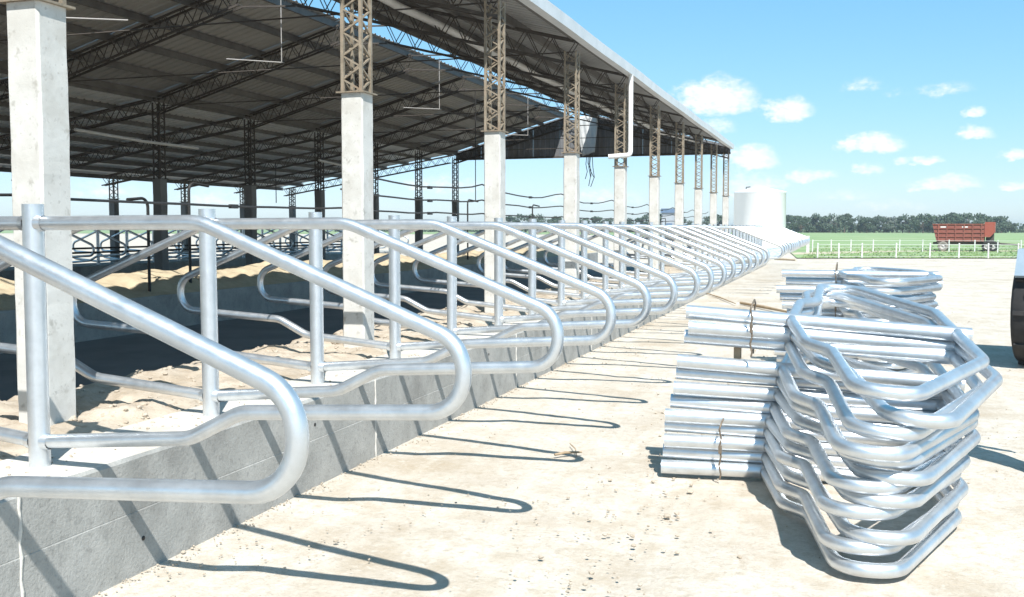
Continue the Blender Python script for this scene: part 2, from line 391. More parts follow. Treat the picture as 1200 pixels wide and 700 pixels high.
def bed_h(x, y):
    t = (x - XK)      # negative behind the kerb
    base = .552
    edge = -1.80 + .16 * noise.noise((y * .9, 4, 0)) + .07 * noise.noise((y * 3.3, 9, 0))
    m = 1 / (1 + math.exp(-(t - edge) / .045))
    lump = .055 * max(0, noise.noise((x * 2.3, y * 2.3, 0)) + .15) + .03 * noise.noise((x * 6, y * 6, 3)) + .016 * noise.noise((x * 15, y * 15, 5))
    near = min(1, max(0, (-t - .44) / .22))
    cov = .012 + .03 * noise.noise((y * 1.3, x * 3, 8))     # crumbs of soil creeping over the concrete strip
    return (base + near * (lump * 1.15 + .01) - (1 - near) * (.03 - cov * .5)) * m
b = MB(); vs, fs = sheet_h(XK - 2.15, XK - .30, -4, 14, 46, 420, bed_h); b.add(vs, fs, True)
vs, fs = sheet_h(XK - 2.15, XK - .30, 14, 44, 14, 160, bed_h); b.add(vs, fs, True)
tag(b.build('earth_bed', 'dirt'), kind='structure')
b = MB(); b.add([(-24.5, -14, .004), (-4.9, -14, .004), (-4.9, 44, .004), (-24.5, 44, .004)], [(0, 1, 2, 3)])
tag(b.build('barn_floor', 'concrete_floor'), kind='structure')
def scatter(name, lab, spots, sizes, m, seed, flat=.7):
    rr = random.Random(seed); b = MB()
    for (x, y, z) in spots:
        s = rr.uniform(*sizes) * (1.8 if rr.random() < .06 else 1)
        t = (1 + 5 ** .5) / 2
        vs = [Vector(q).normalized() for q in [(-1, t, 0), (1, t, 0), (-1, -t, 0), (1, -t, 0), (0, -1, t), (0, 1, t), (0, -1, -t), (0, 1, -t), (t, 0, -1), (t, 0, 1), (-t, 0, -1), (-t, 0, 1)]]
        e = Euler((rr.uniform(0, 6), rr.uniform(0, 6), rr.uniform(0, 6))).to_matrix()
        vs = [e @ (q * s * rr.uniform(.65, 1.15)) for q in vs]
        vs = [Vector((q.x * 1.15, q.y, q.z * flat)) + Vector((x, y, z + s * .25)) for q in vs]
        b.add(vs, [(0, 11, 5), (0, 5, 1), (0, 1, 7), (0, 7, 10), (0, 10, 11), (1, 5, 9), (5, 11, 4), (11, 10, 2), (10, 7, 6), (7, 1, 8), (3, 9, 4), (3, 4, 2), (3, 2, 6), (3, 6, 8), (3, 8, 9), (4, 9, 5), (2, 4, 11), (6, 2, 10), (8, 6, 7), (9, 8, 1)])
    return tag(b.build(name, m), lab, name.replace('_', ' ')[:18], kind='stuff')
rr = random.Random(9)
sp_ = []
for i in range(170):      # coarser crumbs pushed up along the line where the shadows end
    y = 3.6 + 12 * rr.random() ** 1.3; sp_.append((-1.05 + rr.gauss(0, .22), y, -.008))
scatter('soil_crumbs', 'coarser brown soil crumbs in a loose line down the middle of the yard', sp_, (.006, .016), 'clod', 5)
sp_ = []
for i in range(1500):
    y = 1.5 + 22 * rr.random() ** 1.7; x = XK - rr.uniform(.50, 1.85)
    if noise.noise((x * 1.7, y * 1.7, 20)) < -.05 and rr.random() < .8: continue
    sp_.append((x, y, bed_h(x, y)))
scatter('dirt_clods', 'crumbled brown earth clods lying over the bed behind the pipe posts', sp_, (.005, .024), 'clod', 1)
sp_ = []
for i in range(6500):
    y = 3.0 + 24 * rr.random() ** 1.6; x = rr.uniform(-3.05, 3.4)
    w = noise.noise((x * .9, y * .9, 33)) + .6 * math.exp(-((x + 1.05) / .35) ** 2)
    if w < .12 and rr.random() < .9: continue
    sp_.append((x, y, -.006))
for i in range(900):
    y = 2.6 + 16 * rr.random() ** 1.5; sp_.append((XK + abs(rr.gauss(0, .05)) + .004, y, -.006))
for i in range(700):
    y = 2.2 + 14 * rr.random() ** 1.4; sp_.append((XK - .05 - abs(rr.gauss(.38, .15)), y, ZB + .003))
scatter('pebbles', 'small earth crumbs and pebbles strewn over the pale yard', sp_, (.002, .008), 'clod', 2)
# second bed under the ridge, piled with sand, and the far bed under the low eave
b = MB(); b.prism([(-10.1, -.1), (-10.1, .52), (-10.12, .54), (-14.0, .54), (-14.0, -.1)], -12, 42)
tag(b.build('inner_bed_wall', 'concrete_cast'), kind='structure')
def sand_h(x, y):
    e = min(1, max(0, (-10.16 - x) / .35)); e2 = min(1, max(0, (x + 13.9) / .4))
    return .535 + e * e2 * (.10 + .20 * math.exp(-((x + 11.25) / .55) ** 2) + .15 * max(-.3, noise.noise((x * .9, y * .9, 2))) + .10 * noise.noise((x * 2.6, y * 2.6, 4)) + .035 * noise.noise((x * 7, y * 7, 6)))
b = MB(); vs, fs = sheet_h(-13.95, -10.12, -4, 30, 44, 300, sand_h); b.add(vs, fs, True)
vs, fs = sheet_h(-13.95, -10.12, 30, 42, 16, 30, sand_h); b.add(vs, fs, True)
tag(b.build('sand_bed', 'sand_pile'), kind='structure')
b = MB(); b.prism([(-19.6, -.1), (-19.6, .52), (-19.62, .54), (-21.5, .54), (-21.5, -.1)], -12, 42)
tag(b.build('far_bed_wall', 'concrete_cast'), kind='structure')

# ------------------------------------------------------------------ the barn
barn = empty('open_barn', (XC, YC, 0)); tag(barn, 'large open-sided steel truss barn on concrete columns with a slit along its ridge', 'barn')
BP = Vector((XC, YC, 0))
def bl(x, y, z): return Vector((x, y, z)) - BP
def part(b, name, m, bevel=0): return b.build(name, m, barn, bevel)
K0, K1 = -3, 9
YA = YC + K0 * SC
XI, XL = -14.6, -22.0
EAVE = (-3.86, 4.60); RR_ = (-8.88, 5.87); RL = (-9.95, 5.91); MID = (-14.6, 4.60); LOW = (-22.6, 3.30)
def column_mesh(w, h, seed, nz=34):
    b = MB(); bm_ = w / 2; ch = .014; sec = []
    for sx, sy in ((1, 1), (-1, 1), (-1, -1), (1, -1)):
        a = [(sx * bm_, sy * (bm_ - ch)), (sx * (bm_ - ch), sy * bm_)]
        sec += a if sx * sy > 0 else a[::-1]
    n = len(sec); vs = []
    for j in range(nz + 1):
        z = h * j / nz
        for q, (x, y) in enumerate(sec):
            k = 1 + .03 * noise.noise((q * 3.1 + seed, z * 4, seed)) + .018 * noise.noise((q * 1.7, z * 13, seed)); vs.append((x * k + .004 * noise.noise((z * 2, seed, 1)), y * k, z + (.012 * noise.noise((q, seed, 2)) if j == nz else 0)))
    fs = [(j * n + q, j * n + (q + 1) % n, (j + 1) * n + (q + 1) % n, (j + 1) * n + q) for j in range(nz) for q in range(n)]
    b.add(vs, fs + [tuple(range(nz * n, nz * n + n))]); return b.mesh('concrete_column')
def lattice_mesh(h, w=.175, pitch=.20, r=.013):
    b = MB(); q = w / 2
    cs = [(-q, -q), (q, -q), (q, q), (-q, q)]
    for x, y in cs: b.box((x, y, h / 2), (.028, .028, h))
    for i in range(4):
        (x0, y0), (x1, y1) = cs[i], cs[(i + 1) % 4]; z = .02; f = i % 2
        while z + pitch / 2 < h:
            p0, p1 = ((x0, y0), (x1, y1)) if f else ((x1, y1), (x0, y0))
            b.bar((*p0, z), (*p1, z + pitch / 2), .014); z += pitch / 2; f = not f
    b.box((0, 0, .006), (w + .09, w + .09, .012))
    return b.mesh('lattice_post')
cm = [column_mesh(.21, 2.30, s) for s in (1, 2, 3)]; lm = lattice_mesh(4.32 - 2.757)
for k in range(K0, K1 + 1):
    y = YC + k * SC
    c = link('concrete_column', cm[k % 3], 'concrete_column', barn); c.location = bl(XC, y, .457)
    c.rotation_euler.z = R([0, 180, 90][k % 3])
    l = link('lattice_post', lm, 'primer_steel', barn); l.location = bl(XC, y, 2.757)
ci = column_mesh(.23, 2.70, 5); li = lattice_mesh(4.40 - 2.70); ce = column_mesh(.22, 2.52, 7); le = lattice_mesh(3.25 - 2.52)
for k in range(0, K1 + 1):
    y = YC + k * SC + .1
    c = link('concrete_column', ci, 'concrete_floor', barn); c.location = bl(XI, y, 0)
    l = link('lattice_post', li, 'dark_steel', barn); l.location = bl(XI, y, 2.70)
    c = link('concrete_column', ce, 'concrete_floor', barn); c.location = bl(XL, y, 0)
    l = link('lattice_post', le, 'purlin_steel', barn); l.location = bl(XL, y, 2.52)
def truss_mesh(a, b_, depth, pitch=.42):
    b = MB(); a = Vector((a[0], 0, a[1])); b_ = Vector((b_[0], 0, b_[1])); d = b_ - a; n = max(2, round(d.length / pitch)); dn = Vector((0, 0, -depth))
    for s in (-.08, .08):
        o = Vector((0, s, 0))
        b.bar(a + o, b_ + o, .030, .034); b.bar(a + dn + o, b_ + dn + o, .030, .034)
        for i in range(n):
            p = a + d * (i / n) + o; q = a + d * ((i + .5) / n) + dn + o; r_ = a + d * ((i + 1) / n) + o
            b.bar(p, q, .013); b.bar(q, r_, .013)
    for i in range(n + 1):
        p = a + d * (i / n); b.bar(p + Vector((0, -.08, 0)), p + Vector((0, .08, 0)), .014); b.bar(p + dn + Vector((0, -.08, 0)), p + dn + Vector((0, .08, 0)), .014)
    return b.mesh('truss')
dz = .125
tm = [truss_mesh((-3.92, EAVE[1] - dz), (RR_[0], RR_[1] - dz), .36), truss_mesh((RL[0] + .0, RL[1] - dz), (MID[0], MID[1] - dz), .34),
      truss_mesh((MID[0] - .16, MID[1] - dz - .02), (LOW[0] + .3, LOW[1] - dz + .05), .28)]
gb = MB(); gb.bar((RR_[0], 0, RR_[1] - dz - .02), (RL[0], 0, RL[1] - dz - .02), .03); gb.bar((RR_[0], 0, RR_[1] - dz - .38), (RL[0], 0, RL[1] - dz - .36), .03); gm = gb.mesh('ridge_tie')
for k in range(K0, K1 + 1):
    y = YC + k * SC
    for m_ in tm + [gm]:
        t = link(m_.name.split('.')[0], m_, 'dark_steel', barn); t.location = Vector((0, y, 0)) - BP
    b = MB(); b.tube([bl(-4.0, y + .12, 4.34), bl(-14.5, y + .12, 4.34)], .011, 5); part(b, 'tie_rod', 'dark_steel')
def purlins(p0, p1, n, m):
    for i in range(n):
        t = (i + .12) / (n - .76); x = p0[0] + (p1[0] - p0[0]) * t; z = p0[1] + (p1[1] - p0[1]) * t - .075
        b = MB(); b.box(bl(x, (YA + YEND) / 2, z), (.055, YEND - YA + .3, .13)); part(b, 'purlin', m)
purlins(EAVE, RR_, 6, 'purlin_steel'); purlins(RL, MID, 6, 'purlin_steel'); purlins(MID, LOW, 9, 'purlin_steel')
def sheet_mesh(p0, p1, wy, name):
    b = MB(); n = int(round(wy / .24)); st = wy / n; prof = []
    for i in range(n):
        y = i * st; prof += [(y, 0), (y + st * .58, 0), (y + st * .68, .028), (y + st * .90, .028)]
    prof.append((wy, 0)); ns = 6; vs = []
    for j in range(ns + 1):
        t = j / ns
        for y, h in prof: vs.append((p0[0] + (p1[0] - p0[0]) * t, y, p0[1] + (p1[1] - p0[1]) * t + h))
    m = len(prof); b.add(vs, [(j * m + i, j * m + i + 1, (j + 1) * m + i + 1, (j + 1) * m + i) for j in range(ns) for i in range(m - 1)])
    return b.mesh(name)
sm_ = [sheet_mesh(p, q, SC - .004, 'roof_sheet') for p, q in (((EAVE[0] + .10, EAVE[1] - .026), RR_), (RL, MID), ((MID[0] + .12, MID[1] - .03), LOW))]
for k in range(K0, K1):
    for m_, zn in zip(sm_, ('roof_zinc', 'roof_zinc', 'bounce_lit_zinc')):
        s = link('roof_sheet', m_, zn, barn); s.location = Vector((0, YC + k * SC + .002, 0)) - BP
# gutter along the eave with a slightly uneven run
def gutter():
    b = MB(); x = EAVE[0] + .06; pro = [(-.10, .05), (-.10, -.10), (.035, -.10), (.05, .06), (.038, .06), (.025, -.088), (-.088, -.088), (-.088, .05)]
    ny = 40; vs = []; n = len(pro)
    for j in range(ny + 1):
        y = YA - .1 + (YEND - YA + .3) * j / ny; s = .018 * noise.noise((y * .35, 1, 1)); t = .015 * noise.noise((y * .3, 6, 1))
        for px, pz in pro: vs.append(bl(x + px + t, y, EAVE[1] - .045 + pz + s))
    b.add(vs, [(j * n + i, j * n + (i + 1) % n, (j + 1) * n + (i + 1) % n, (j + 1) * n + i) for j in range(ny) for i in range(n)] + [tuple(range(n)), tuple(range(ny * n, ny * n + n))])
    part(b, 'gutter', 'gutter_zinc')
gutter()
yd = YC + 4 * SC - .12
b = MB(); b.tube(fillet([bl(-3.80, yd, 4.48), bl(-3.80, yd, 2.97), bl(-4.20, yd - .1, 2.94)], [.07]), .046, 12); part(b, 'downpipe', 'white_plastic')
# gable cladding at the far end, sheet by sheet
def gable():
    y = YEND + .12; x = EAVE[0] - .02; i = 0
    def top(x):
        if x >= RR_[0]: t = (x - EAVE[0]) / (RR_[0] - EAVE[0]); return EAVE[1] + t * (RR_[1] - EAVE[1]) - .02
        if x >= RL[0]: return 5.72
        t = (x - RL[0]) / (MID[0] - RL[0]); return RL[1] + t * (MID[1] - RL[1]) - .02
    while x > MID[0] + .1:
        w = min(1.07, x - MID[0]); b = MB(); st = w / 5; pr = []
        for j in range(5):
            a = x - j * st; pr += [(a, 0), (a - st * .6, 0), (a - st * .7, -.025), (a - st * .9, -.025)]
        pr.append((x - w + .003, 0)); vs = [bl(a, y + h - .004 * (i % 2), 4.27) for a, h in pr] + [bl(a, y + h - .004 * (i % 2), max(top(a), 4.33)) for a, h in pr]
        n = len(pr); b.add(vs, [(j, j + 1, n + j + 1, n + j) for j in range(n - 1)]); part(b, 'gable_sheet', 'shaded_gable_zinc'); x -= w; i += 1
    b = MB(); b.box(bl((EAVE[0] + MID[0]) / 2, y - .09, 4.30), (EAVE[0] - MID[0], .05, .06)); part(b, 'gable_rail', 'dark_steel')
gable()

# water pipe slung under the roof, lamps on rods, conduits, wires, torn sheet
def sagpipe(pts, r, name, m, lab, cat, n=8, grp=None):
    b = MB(); b.tube(pts, r, n); o = b.build(name, m); tag(o, lab, cat, grp); return o
P = []
for i in range(41):
    y = -6 + 46 * i / 40; x = -6.3; z = 4.90
    if y > 27: x = -6.3 + 1.6 * min(1, (y - 27) / 12)
    z -= .22 * math.exp(-((y - 32.5) / 2.2) ** 2) + (max(0, y - 33) * .045 if y > 33 else 0); z += .02 * math.sin(y * 1.75)
    P.append((x, min(y, 38.5), z))
P = [q for i, q in enumerate(P) if i == 0 or q[1] > P[i - 1][1]]
sagpipe(P, .062, 'slung_pipe', 'pale_pipe', 'long pale sagging pipe slung under the right half of the barn roof', 'pipe', 10)
for i, k in enumerate((3, 5, 7, 9)):
    y = YC + k * SC + .4; t = empty('hanging_lamp', (-9.4, y, 4.5))
    b = MB(); b.tube([(0, 0, 1.25), (0, 0, 0)], .010, 6); b.build('drop_rod', 'lamp_grey', t)
    b = MB(); b.tube([(.05, 0, 0), (-.62, -.75, -.02)], .011, 8); b.build('lamp_tube', 'lamp_grey', t)
    tag(t, ['white lamp tube on a drop rod nearest the camera below the ridge slit', 'white lamp tube on a rod, second from the camera below the ridge slit',
            'white lamp tube on a rod, third from the camera below the ridge slit', 'farthest lamp tube on a rod below the ridge slit near the gable'][i], 'lamp', 'lamps hung along the ridge')
b = MB(); b.tube([(0, 0, 0), (-.75, -.55, -.02)], .012, 8); o = b.build('ceiling_tube', 'lamp_grey'); o.location = at_x(150, 24, -9.6)
tag(o, 'short white tube under the dark roof beside the nearest concrete column', 'lamp')
for (u0, v0, u1, v1), lab in (((88, 152, 232, 174), 'long pale conduit along the inner columns right of the nearest concrete column'), ((374, 188, 425, 197), 'pale conduit along the inner columns left of the second concrete column')):
    a = at_x(u0, v0, -14.35); c = at_x(u1, v1, -14.35); m_ = (a + c) / 2 - Vector((0, 0, .03))
    sagpipe([a, m_, c], .035, 'conduit', 'pale_pipe', lab, 'conduit', grp='conduits along the inner columns')
def wire(z, k0, k1, sag, lab, x=XC - .165, seed=1):
    b = MB(); pts = []
    for k in range(k0, k1):
        for i in range(10):
            t = i / 10; pts.append((x + .01 * noise.noise((k + t, seed, 2)), YC + (k + t) * SC, z - sag * 4 * t * (1 - t) + .02 * noise.noise((k * 3 + t * 4, seed, 7))))
    pts.append((x, YC + k1 * SC, z)); b.tube(pts, .009, 5)
    for k in range(k0, k1): b.box((x, YC + (k + .55) * SC, z - sag), (.03, .08, .03))
    tag(b.build('cable', 'wire'), lab, 'cable', 'cables strung along the column row')
wire(2.13, 1, 8, .10, 'topmost dark cable sagging between the front concrete columns', seed=1)
wire(1.94, 1, 8, .05, 'middle dark cable strung between the front concrete columns', seed=2)
wire(1.775, -1, 8, .02, 'lowest dark cable strung between the front concrete columns just above the dividers', seed=3)
def cane(u, v, ub, x, lab):
    p = at_x(u, v, x); s = 1 if ub > u else -1; L = abs((at_x(ub, v, x) - p).y)
    b = MB(); b.tube(fillet([(0, 0, .5 - p.z), (0, 0, 0), (0, s * L, -.04)], [.14]), .024, 8)
    o = b.build('bent_pipe', 'wire'); o.location = p; tag(o, lab, 'pipe', 'bent water pipes in the barn')
cane(173, 232, 149, -10.45, 'dark bent pipe left of the first thick inner column')
cane(221, 214, 244, -10.45, 'tall dark bent pipe right of the first thick inner column')
cane(548, 234, 560, -10.45, 'dark hooked pipe just left of the third concrete column')
cane(624, 240, 632, -10.45, 'dark hooked pipe between the third and fourth concrete columns')
cane(780, 256, 775, -10.45, 'small dark hooked pipe right of the fifth concrete column')
# thin hanging cord
for (u, v0, v1, x, lab) in ((557, 106, 236, -9.4, 'thin dark cord hanging from the roof left of the third column'), (323, 190, 238, -14.3, 'thin dark cord hanging beside the second inner column')):
    b = MB(); a = at_x(u, v0, x); c = at_x(u, v1, x); b.tube([(a.x, a.y, a.z), (a.x, a.y, c.z)], .012, 5); b.v = [tuple(Vector(q) - BP) for q in b.v]; b.build('hanging_cord', 'wire', barn)
def torn_sheet():
    vs = []; nx, nz_ = 14, 16
    for j in range(nz_ + 1):
        t = j / nz_; z = 5.78 - 1.48 * t
        for i in range(nx + 1):
            s = i / nx; w = .92 - .30 * t; x = -9.62 + .26 * t + s * w
            vs.append((x, 36.05 + .22 * math.sin(s * 2.6 + t * 2) * (.3 + t) + .03 * math.sin(s * 25), z + .10 * s * t + .05 * noise.noise((s * 3, t * 3, 4))))
    b = MB(); n = nx + 1; b.add(vs, [(j * n + i, j * n + i + 1, (j + 1) * n + i + 1, (j + 1) * n + i) for j in range(nz_) for i in range(nx)], True)
    o = b.build('torn_sheet', 'fibre_sheet'); m = o.modifiers.new('thick', 'SOLIDIFY'); m.thickness = .006
    tag(o, 'torn curled whitish fibre sheet hanging from the ridge at the far gable', 'sheet')
    b = MB(); rr = random.Random(4)
    for i in range(5):
        x = -9.1 + i * .05; z0 = 4.35; L = rr.uniform(.8, 1.3)
        b.tube([(x, 36, z0), (x + rr.uniform(-.05, .05), 36, z0 - L * .4), (x + rr.uniform(-.05, .12), 36, z0 - L * .7), (x + rr.uniform(-.1, .16), 36, z0 - L)], .014, 5)
    tag(b.build('cable_bundle', 'wire'), 'black loose cable ends dangling below the torn sheet at the gable', 'cables')
torn_sheet()

# ------------------------------------------------------------------ pipe stall dividers
RR2, RP, PL = .031, .0455, 1.70
def loop_mesh(sign, ws=1.0, name='loop_rail', rr_=RR2):
    P = [(.02, 1.617), (.87, 1.617), (2.025, 1.160), (2.025, .905), (1.05, .846), (.80, .722), (.02, .655)]
    P = [Vector((x * (ws if x > .9 else (ws ** .5)) * sign, 0, z)) for x, z in P]
    pts = fillet(P, [.30, .15, .145, .22, .22], 8)
    b = MB(); b.tube(pts, rr_, 14, caps=True)
    # welded collars where the rail meets the post
    for z in (1.617, .655): b.tube([(.030 * sign, 0, z), (.062 * sign, 0, z)], [.040, .033], 14, caps=False)
    return b.mesh(name)
def post_mesh():
    b = MB(); n = 20; t = .006
    def ring(rad, z): return [(rad * math.cos(2 * math.pi * k / n), rad * math.sin(2 * math.pi * k / n), z) for k in range(n)]
    q = [(k, (k + 1) % n, n + (k + 1) % n, n + k) for k in range(n)]
    b.add(ring(RP, 0) + ring(RP, PL), q, True)
    for z, zi in ((0, .02), (PL, PL - .02)):
        b.add(ring(RP - t, z) + ring(RP, z), q); b.add(ring(RP - t, z) + ring(RP - t, zi), q, True)
    b.tube([(0, 0, .36), (0, 0, .367)], RP + .0008, 18, caps=False)
    return b.mesh('post')
def plug_mesh():  # dark discs just inside the pipe ends paint in the shaded hollow
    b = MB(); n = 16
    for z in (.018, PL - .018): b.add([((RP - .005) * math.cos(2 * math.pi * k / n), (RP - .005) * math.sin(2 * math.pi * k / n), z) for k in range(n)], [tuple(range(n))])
    return b.mesh('pipe_bore_shade')
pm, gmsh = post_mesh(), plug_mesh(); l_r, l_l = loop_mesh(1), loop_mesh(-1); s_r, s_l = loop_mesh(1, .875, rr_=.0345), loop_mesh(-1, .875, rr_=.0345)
def divider(short=False):
    t = empty('pipe_divider')
    p = link('post', pm, 'zinc_post', t); link('pipe_bore_shade', gmsh, 'pipe_inside_shade', p)
    link('loop_rail', s_r if short else l_r, 'galvanised', t); link('loop_rail', s_l if short else l_l, 'galvanised', t)
    return t
proto = divider(); used = [False]
def place(src, flag):
    if not flag[0]: flag[0] = True; return src
    return copy_tree(src)
rr = random.Random(21)
cnt = 0
for k in list(range(-2, 14)) + list(range(17, 35)):
    o = place(proto, used); o.location = (XP + rr.uniform(-.012, .012), YP + k * SP + rr.uniform(-.015, .015), rr.uniform(-.006, .006))
    o.rotation_euler = (R(rr.uniform(-.3, .3)), R(rr.uniform(-.25, .25)), R(rr.uniform(-.9, .9)))
    if k == -2: lab = 'galvanised pipe divider standing outside the left edge of the picture'
    elif k == -1: lab = 'nearest galvanised pipe divider, its big loop cut off by the left edge'
    elif k < 14: lab = 'galvanised pipe divider whose post is the %s from the left on the kerb' % ORD[k]
    else: lab = 'overexposed white pipe divider, %s beyond the gap in the kerb row' % ORD[k - 17]
    tag(o, lab, 'divider', 'pipe dividers standing on the kerb')
for i in range(24):
    o = copy_tree(proto); o.location = (-20.4, 12.2 + i * SP, -.02); o.rotation_euler = (0, 0, R(rr.uniform(-1, 1)))
    tag(o, 'dark shaded pipe divider %s from the left in the far row under the low eave' % ORD[i], 'divider', 'shaded dividers in the far row')

far = empty('rail_row', (-20.4, 12, 0)); tag(far, 'dark long rails tying the far shaded divider row together', 'rails')
for x_, z_ in ((-.07, 1.66), (.30, 1.02), (.34, .90)):
    b = MB(); b.tube([(x_, -1, z_), (x_, 14, z_ + .01), (x_, 29, z_)], .028, 8); b.build('long_rail', 'dark_steel', far)

# two piles of dividers lying flat on the yard
flat_rot = Matrix(((0, 0, 1), (-1, 0, 0), (0, -1, 0)))   # local x -> -Y, local z -> +X, local y -> -Z
proto2 = divider(True); used2 = [False]
def lay(x, y, z, tilt, pitch, yaw, label, group):
    """x, y, z: left (foot) end of the post; tilt lowers the right end, pitch lowers the front loop"""
    o = place(proto2, used2)
    m = Matrix.Rotation(yaw, 3, 'Z') @ Matrix.Rotation(tilt, 3, 'Y') @ Matrix.Rotation(pitch, 3, 'X') @ flat_rot
    o.rotation_euler = m.to_euler(); o.location = (x, y, z); tag(o, label, 'divider', group)
rp = random.Random(8)
NL = 12
left_x = [-1.085, -1.08, -1.065, -1.07, -1.06, -1.035, -1.01, -1.00, -.985, -.95, -.915, -.94]
yoff = [0, .045, -.012, .045, -.015, .05, .0, .05, -.005, .05, -.025, .05]
zl = [.050, .145, .226, .318, .390, .476, .570, .664, .745, .900, .968, 1.060]
noses = [683, 657, 643, 613, 598, 581, 570, 549, 536, 515, 498, 466]
for k in range(NL):
    tilt = R(.33) * k + R(rp.uniform(-.2, .2))
    yw = R([6.5, 4.8, 7.5, 4.2, 7.5, 4, 7.5, 5, 3.2, 4, 8.2, 4][k])
    zm = zl[k] - math.sin(tilt) * 1.0; zn = at_y(1050, noses[k], 4.53).z
    pitch = math.asin((zm - zn) / 1.78)
    lay(left_x[k], 6.30 + yoff[k], zl[k], tilt, pitch, yw, 'galvanised pipe divider lying %s from the ground in the near pile' % ORD[k], 'dividers lying in the near pile')
for k in range(12):
    lay(-.66 + rp.uniform(-.07, .07), 12.0 + .04 * (-1) ** k, .047 + .0925 * k, R(rp.uniform(-.2, .2)), R(rp.uniform(-.4, .4)), R(rp.uniform(-2.5, 2.5)),
        'galvanised pipe divider lying %s from the ground in the far pile' % ORD[k], 'dividers lying in the far pile')
def strap(x, y, z0, z1, dy, lab, r=.006):
    b = MB(); pts = []
    for i in range(13):
        t = i / 12; pts.append((x + .006 * math.sin(t * 19), y - dy + .004 * math.sin(t * 40), z0 + (z1 - z0) * t))
    pts += [(x + .01, y, z1 + .03), (x + .01, y + dy, z1)] + [(x, y + dy, z1 + (z0 - z1) * i / 4) for i in range(1, 5)]
    b.tube(pts, r, 5); b.box((x, y - dy - .004, z0 + (z1 - z0) * .55), (.02, .015, .05))
    tag(b.build('tie_wire', 'tie_wire'), lab, 'wire', 'tie wires round the piles')
strap(-.70, 6.29, .02, .36, .075, 'rusty tie wire round the lower left pipes of the near pile')
strap(-.52, 6.31, .80, 1.12, .085, 'rusty tie wire round the top pipes of the near pile')
strap(-.05, 12.0, .05, 1.17, .10, 'rusty tie wire round the far pile with a loose upright end')
for (x, z, lab) in ((-.62, .80, 'small dark timber spacer between the upper pipes of the near pile'), (-.66, .52, 'small dark timber spacer between the middle pipes of the near pile')):
    b = MB(); b.box((0, 0, 0), (.045, .05, .10)); o = b.build('timber_spacer', 'wood', None, .004); o.location = (x, 6.42, z); tag(o, lab, 'spacer', 'timber spacers in the near pile')

# loose sticks and straw on the ground
def stick(u0, v0, u1, v1, r, lab, m='wood'):
    a = at_z(u0, v0, .02); c = at_z(u1, v1, .02); b = MB(); mid = (a + c) / 2 + Vector((random.uniform(-.03, .03), random.uniform(-.05, .05), .005))
    b.tube([a, mid, c], [r, r * 1.1, r * .7], 6); tag(b.build('stick', m), lab, 'stick', 'sticks lying on the yard')
stick(868, 355, 925, 366, .03, 'weathered pole lying on the yard left of the far pile')
stick(826, 343, 862, 356, .015, 'thin twig lying on the yard beside the weathered pole')
stick(908, 304, 932, 305, .05, 'dark timber lying on the yard below the row of dividers')
stick(650, 533, 682, 530, .009, 'small twig at the tip of a divider shadow')
stick(668, 520, 676, 536, .004, 'tiny straw stalk lying by the twig')

# ------------------------------------------------------------------ tank, trailer, fences, shed
t = empty('water_tank', (-4.62, 60, 0)); tag(t, 'round white water tank with a low conical lid beyond the barn end', 'tank')
b = MB(); b.lathe([(0, 0), (1.48, 0), (1.5, .04), (1.5, 3.64), (1.53, 3.67), (1.53, 3.70), (1.49, 3.73)], n=48); b.build('shell', 'tank_white', t)
b = MB(); b.lathe([(1.49, 3.73), (.35, 3.98), (.35, 4.03), (0, 4.05)], n=48); b.build('lid', 'tank_white', t)
b = MB(); b.tube([(-.75, -.6, 3.85), (-.75, -.6, 3.98), (-.5, -.75, 4.0)], .03, 6); b.build('vent_pipe', 'dark_steel', t)

def wheel(parent, c, rad, wid, tm_, axis='y'):
    w = empty('wheel', c); w.parent = parent
    p = [(rad * .55, -wid * .42), (rad * .80, -wid * .5), (rad * .95, -wid * .46), (rad, -wid * .36), (rad, wid * .36), (rad * .95, wid * .46), (rad * .80, wid * .5), (rad * .55, wid * .42)]
    b = MB(); b.lathe(p, n=28, axis=axis)
    for k in range(20):
        g = 2 * math.pi * k / 20; c_, s_ = math.cos(g) * rad * 1.005, math.sin(g) * rad * 1.005
        d = .02 * rad / .5
        if axis == 'y': b.box((c_, wid * .16 * (-1) ** k, s_), (d * 2, wid * .42, d * 2), Matrix.Rotation(-g, 3, 'Y'))
        else: b.box((wid * .16 * (-1) ** k, c_, s_), (wid * .42, d * 2, d * 2), Matrix.Rotation(g, 3, 'X'))
    b.build('tyre', tm_, w)
    b = MB(); b.lathe([(rad * .56, -wid * .40), (rad * .50, -wid * .28), (rad * .2, -wid * .22), (rad * .16, -wid * .34), (0, -wid * .34)], n=20, axis=axis)
    b.lathe([(rad * .56, wid * .40), (rad * .50, wid * .28), (rad * .2, wid * .22), (0, wid * .24)], n=20, axis=axis); b.build('rim', 'rim', w)
    return w
